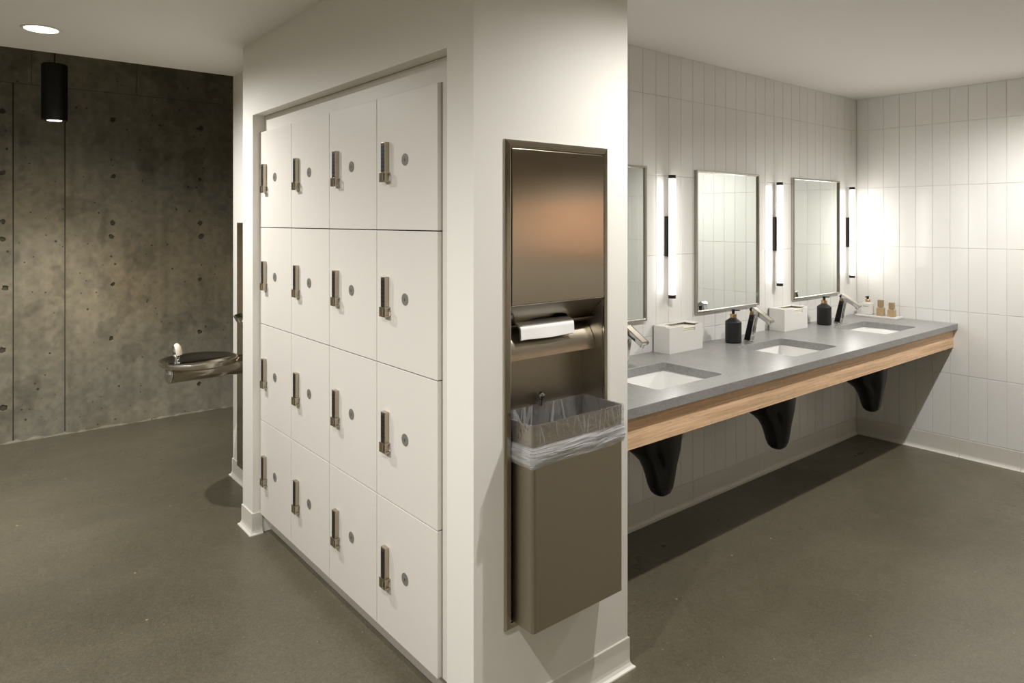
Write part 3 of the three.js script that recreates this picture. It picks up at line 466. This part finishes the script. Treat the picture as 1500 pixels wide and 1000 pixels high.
SINKS.forEach((x, i) => {
  // basin
  const t = thing('sink_basin', 'white rectangular undermount sink ' + ORDS[i], 'sink', x, CT - CTH, (SB0 + SB1) / 2, 'undermount sinks'), w = SW, d = SB1 - SB0;
  const ring = (dw, y, r, n = 6) => { const o = [], W = w / 2 + dw, D = d / 2 + dw; for (const [sx, sz, a0] of [[1, 1, 0], [-1, 1, Math.PI / 2], [-1, -1, Math.PI], [1, -1, Math.PI * 1.5]]) for (let k = 0; k <= n; k++) { const a = a0 + k / n * Math.PI / 2; o.push([sx * (W - r) + r * Math.cos(a), y, sz * (D - r) + r * Math.sin(a)]); } return o; };
  const rings = [ring(0.025, -0.0005, 0.03), ring(0.004, -0.0005, 0.024), ring(0.002, -0.006, 0.024), ring(-0.004, -0.085, 0.026), ring(-0.010, -0.105, 0.028), ring(-0.030, -0.120, 0.03), ring(-0.09, -0.125, 0.03)], N = rings[0].length;
  const pos = [], idx = []; for (const r of rings) for (const p of r) pos.push(...p); pos.push(0, -0.127, 0);
  for (let k = 0; k < rings.length - 1; k++) for (let j = 0; j < N; j++) { const a = k * N + j, b = k * N + (j + 1) % N; idx.push(a, b, b + N, a, b + N, a + N); } for (let j = 0; j < N; j++) idx.push((rings.length - 1) * N + j, (rings.length - 1) * N + (j + 1) % N, rings.length * N);
  const g = new THREE.BufferGeometry(); g.setAttribute('position', new THREE.Float32BufferAttribute(pos, 3)); g.setIndex(idx); g.computeVertexNormals(); mesh('bowl', toCreasedNormals(g, 0.9), M.porcelain, t);
  mesh('drain', lathe([[0, -0.002], [0.012, -0.002], [0.014, 0.001], [0.024, 0.0015], [0.027, 0]], 28).translate(0, -0.1255, 0), M.chrome, t);
  // faucet: leaning leg and flat spout folded forward
  const f = thing('faucet', 'angular chrome faucet with leaning leg over the sink ' + ORDS[i], 'faucet', x, CT, 1.384 * h, 'chrome sensor faucets');
  const pr = (pts) => { const sh = new THREE.Shape(); pts.forEach((p, k) => k ? sh.lineTo(...p) : sh.moveTo(...p)); return sh; };       // (towards the room, y)
  const side = (sh, wd, bev = 0.0015) => { const e = extrude(sh, wd, bev); e.translate(0, 0, -wd / 2).rotateY(-Math.PI / 2); return e; };
  mesh('leg', side(pr([[-0.022, 0.004], [0.020, 0.004], [0.054, 0.172], [0.022, 0.186]]), 0.040, 0.003), M.chrome, f);
  mesh('spout', side(pr([[0.016, 0.181], [0.026, 0.193], [0.033, 0.194], [0.142, 0.128], [0.138, 0.118], [0.128, 0.112], [0.020, 0.172]]), 0.050, 0.002), M.chrome, f);
  mesh('spout_plate', side(pr([[0.036, 0.1925], [0.137, 0.1315], [0.1355, 0.1295], [0.035, 0.190]]), 0.036, 0.0006), M.satin, f);
  mesh('aerator', cyl(0.010, V(0, 0.118, -0.124), V(0, 0.106, -0.118), 20), M.chrome, f);
  mesh('base_ring', lathe([[0, 0], [0.031, 0], [0.031, 0.003], [0.028, 0.006], [0, 0.006]], 32).scale(0.9, 1, 1), M.chrome, f);
  mesh('sensor_window', grid(10, 10, (uu, v) => { const a = uu * 2 * Math.PI; return V(Math.cos(a) * 0.011 * v, 0.085 + Math.sin(a) * 0.05 * v, -(0.0215 + (0.081 + Math.sin(a) * 0.05 * v) * 0.2024)); }), M.steelBright, f);
  // soap bottle
  const bo = thing('soap_bottle', 'matte black soap pump bottle with brass collar ' + ['behind the sink by the dispenser wall', 'next to the faucet under the middle mirror', 'next to the faucet under the last mirror'][i], 'soap bottle', [1.489, 2.1745, 2.8447][i] * h, CT, 1.402 * h, 'black soap bottles');
  mesh('bottle_body', lathe([[0, 0], [0.038, 0], [0.0425, 0.003], [0.0435, 0.008], [0.0435, 0.112], [0.0425, 0.117], [0.020, 0.134], [0.0165, 0.138], [0.0165, 0.142], [0, 0.142]], 48), M.black, bo);
  mesh('collar', lathe([[0, 0.138], [0.0178, 0.138], [0.018, 0.139], [0.018, 0.157], [0.017, 0.1585], [0, 0.1585]], 36), M.brass, bo);
  mesh('pump_head', [lathe([[0, 0.158], [0.0085, 0.158], [0.0085, 0.174], [0.010, 0.1745], [0.010, 0.182], [0.0085, 0.1835], [0, 0.184]], 24), cyl(0.0042, V(0, 0.179, 0), V(0.034, 0.1765, -0.018), 12, 0.003)], M.pump, bo);
  // trap cover below
  const sx = [1.606, 2.25, 2.995][i] * h, sh = thing('trap_shroud', 'black molded trap cover hanging below the sink ' + ORDS[i], 'trap cover', sx, 0.31, 1.277 * h, 'black trap covers under the counter');
  // sections from the bottom up: y, b from, b to, half width
  const sec = [[0.000, 0.010, -0.010, 0.010], [0.005, 0.030, -0.030, 0.026], [0.018, 0.046, -0.046, 0.036], [0.045, 0.058, -0.058, 0.045], [0.080, 0.067, -0.064, 0.052], [0.115, 0.080, -0.069, 0.058], [0.145, 0.100, -0.073, 0.064], [0.165, 0.130, -0.077, 0.072], [0.185, 0.172, -0.080, 0.084], [0.215, 0.190, -0.084, 0.096], [0.390, 0.192, -0.098, 0.120]];
  const body = grid(40, 60, (uu, v) => { const q = v * (sec.length - 1), k = Math.min(sec.length - 2, Math.floor(q)), f0 = q - k, L = j => sec[k][j] + (sec[k + 1][j] - sec[k][j]) * f0, a = uu * 2 * Math.PI, c = Math.cos(a), sn = Math.sin(a), e = 0.75; const cb = (L(1) + L(2)) / 2, rb_ = (L(1) - L(2)) / 2, hw = L(3); const dent = 1 - 0.30 * Math.exp(-Math.pow((L(0) - 0.17) / 0.10, 2)) * Math.exp(-Math.pow((uu - 0.62) / 0.06, 2)); return V(Math.sign(c) * Math.pow(Math.abs(c), e) * hw * dent, L(0), cb + Math.sign(sn) * Math.pow(Math.abs(sn), e) * rb_ * dent); });
  mesh('shell', mergeVertices(body), M.shroud, sh);
  mesh('shell_bottom', new THREE.SphereGeometry(0.013, 12, 6).scale(1, 0.05, 1), M.shroud, sh);
});
{
  const t = thing('pipe_escutcheon', 'chrome pipe flange on the tiled wall beside a trap cover', 'pipe flange', 1.955 * h, 0.405, BV);
  mesh('flange', lathe([[0, 0], [0.044, 0], [0.044, 0.004], [0.036, 0.012], [0.018, 0.016], [0, 0.016]], 36).rotateX(Math.PI / 2), M.steelBright, t);
  mesh('stub_pipe', cyl(0.013, V(0, 0, -0.01), V(0, 0, -0.035), 20), M.steelBright, t);
}
// mirrors
[[1.573, 'dispenser wall'], [2.251, 'middle sink'], [2.918, 'tiled end wall']].forEach(([xh, where], i) => {
  const W = 0.627, y0 = 1.035, y1 = 1.818, H2 = y1 - y0, t = thing('wall_mirror', i === 1 ? 'steel framed rectangular mirror above the middle sink' : 'steel framed rectangular mirror nearest the ' + where, 'mirror', xh * h, y0, BV, 'framed mirrors above the counter');
  const prof = [[0, 0.001], [0, 0.017], [0.002, 0.020], [0.010, 0.020], [0.013, 0.016], [0.013, 0.009]], fp = [], c = o => [[-W / 2 + o, o], [W / 2 - o, o], [W / 2 - o, H2 - o], [-W / 2 + o, H2 - o]];
  for (let k = 0; k < prof.length - 1; k++) { const a = c(prof[k][0]), d = c(prof[k + 1][0]), za = prof[k][1], zc = prof[k + 1][1]; for (let q = 0; q < 4; q++) { const j = (q + 1) % 4; fp.push(...a[q], za, ...a[j], za, ...d[j], zc, ...a[q], za, ...d[j], zc, ...d[q], zc); } }
  const fg = new THREE.BufferGeometry(); fg.setAttribute('position', new THREE.Float32BufferAttribute(fp, 3)); fg.computeVertexNormals(); mesh('frame', metres(fg), M.frame, t);
  mesh('mirror_glass', bx(-W / 2 + 0.010, W / 2 - 0.010, 0.010, H2 - 0.010, -0.010, -0.002), M.mirror, t);
});
// guest towel boxes
[[1.817, 'standing below the first tube light'], [2.534, 'standing between the middle and last sinks']].forEach(([xh, where], i) => {
  const W = 0.277, D = 0.106, Hb = 0.132, t = thing('towel_box', 'white open topped guest towel box ' + where, 'towel box', xh * h, CT, BV - 0.004 - D, 'white towel boxes on the counter'), k = 0.006;
  const s = new THREE.Shape(); s.moveTo(0, 0); s.lineTo(W, 0); s.lineTo(W, Hb); s.lineTo(W * 0.80, Hb); s.lineTo(W * 0.78, Hb - 0.03); s.lineTo(W * 0.43, Hb - 0.03); s.lineTo(W * 0.41, Hb); s.lineTo(0, Hb); s.lineTo(0, 0);
  mesh('box_body', [extrude(s, k, 0.0008).translate(0, 0, -k), rb(0, k, 0, Hb, k, D, 0.001, 1), rb(W - k, W, 0, Hb, k, D, 0.001, 1), rb(0, W, 0, Hb, D - k, D, 0.001, 1), bx(k, W - k, 0, 0.006, k, D - k)], M.whiteBox, t);
  mesh('lid', [rb(0.001, W - 0.001, Hb, Hb + 0.004, 0.0, 0.022, 0.001, 1), rb(0.001, W - 0.001, Hb, Hb + 0.004, D - 0.026, D, 0.001, 1), rb(0.001, 0.05, Hb, Hb + 0.004, 0.022, D - 0.026, 0.001, 1), rb(W - 0.05, W - 0.001, Hb, Hb + 0.004, 0.022, D - 0.026, 0.001, 1)].slice(1), M.whiteBox, t);
  for (let n = 0; n < 5; n++) mesh('folded_towel', rb(k + 0.002, W - k - 0.002, 0.080 + n * 0.0085, 0.0875 + n * 0.0085, k + 0.0015, D - k - 0.0015, 0.003, 1), M.towel, t);
});
// toiletries on a marble tray
{
  const tx0 = 3.222 * h, tx1 = 3.306 * h, tb0 = 1.268 * h, tb1 = 1.448 * h, tr = thing('marble_tray', 'white marble tray in the counter corner by the end wall', 'tray', (tx0 + tx1) / 2, CT, (tb0 + tb1) / 2), W = tx1 - tx0, D = tb1 - tb0;
  const g = extrude(rrect(W, D, 0.012), 0.012, 0.002, 5).rotateX(-Math.PI / 2); mesh('tray_slab', metres(g), M.marble, tr);
  const ly = CT + 0.0121, bo = thing('lotion_bottle', 'square white pump bottle with copper collar on the marble tray', 'lotion bottle', 3.262 * h, ly, 1.405 * h);
  mesh('bottle_body', rb(-0.031, 0.031, 0, 0.082, -0.031, 0.031, 0.006, 3), M.frosted, bo); mesh('shoulder', lathe([[0, 0.080], [0.028, 0.080], [0.014, 0.088], [0, 0.088]], 32), M.frosted, bo);
  mesh('collar', lathe([[0, 0.086], [0.0155, 0.086], [0.0155, 0.107], [0, 0.108]], 32), M.brass, bo);
  mesh('pump_head', [lathe([[0, 0.107], [0.008, 0.107], [0.008, 0.120], [0.010, 0.121], [0.010, 0.127], [0, 0.128]], 24), cyl(0.004, V(0, 0.124, 0), V(-0.020, 0.122, 0.006), 10)], M.pump, bo);
  mesh('print_line', bx(-0.0322, -0.0314, 0.058, 0.0605, -0.016, 0.018), M.disc, bo);
  [[1.348, 0.054, 0.050, 'taller'], [1.300, 0.048, 0.044, 'shorter']].forEach(([b, bh, ch, k], i) => {
    const a = thing('perfume_bottle', `${k} square tan glass bottle with tall cap on the marble tray`, 'bottle', (3.262 - 0.002 * i) * h, ly, b * h, 'tan square bottles');
    mesh('bottle_body', rb(-0.0215, 0.0215, 0, bh, -0.0215, 0.0215, 0.004, 2), M.tan, a); mesh('neck', new THREE.CylinderGeometry(0.010, 0.010, 0.006, 16).translate(0, bh + 0.002, 0), M.brass, a);
    mesh('cap', rb(-0.0155, 0.0155, bh + 0.004, bh + 0.004 + ch, -0.0155, 0.0155, 0.0015, 1), M.tanDark, a);
  });
}
// behind the camera, mirrored as a warm band in the steel door
{
  const t = thing('oak_wall_panel', 'warm brown wood panel fixed along the end wall behind', 'wall panel', XR, 1.18, -2.05);
  mesh('board', rb(-0.03, 0.001, 0, 0.58, -0.83, 0.80, 0.003, 1), M.walnut, t);
}
renderer.render(scene, camera);
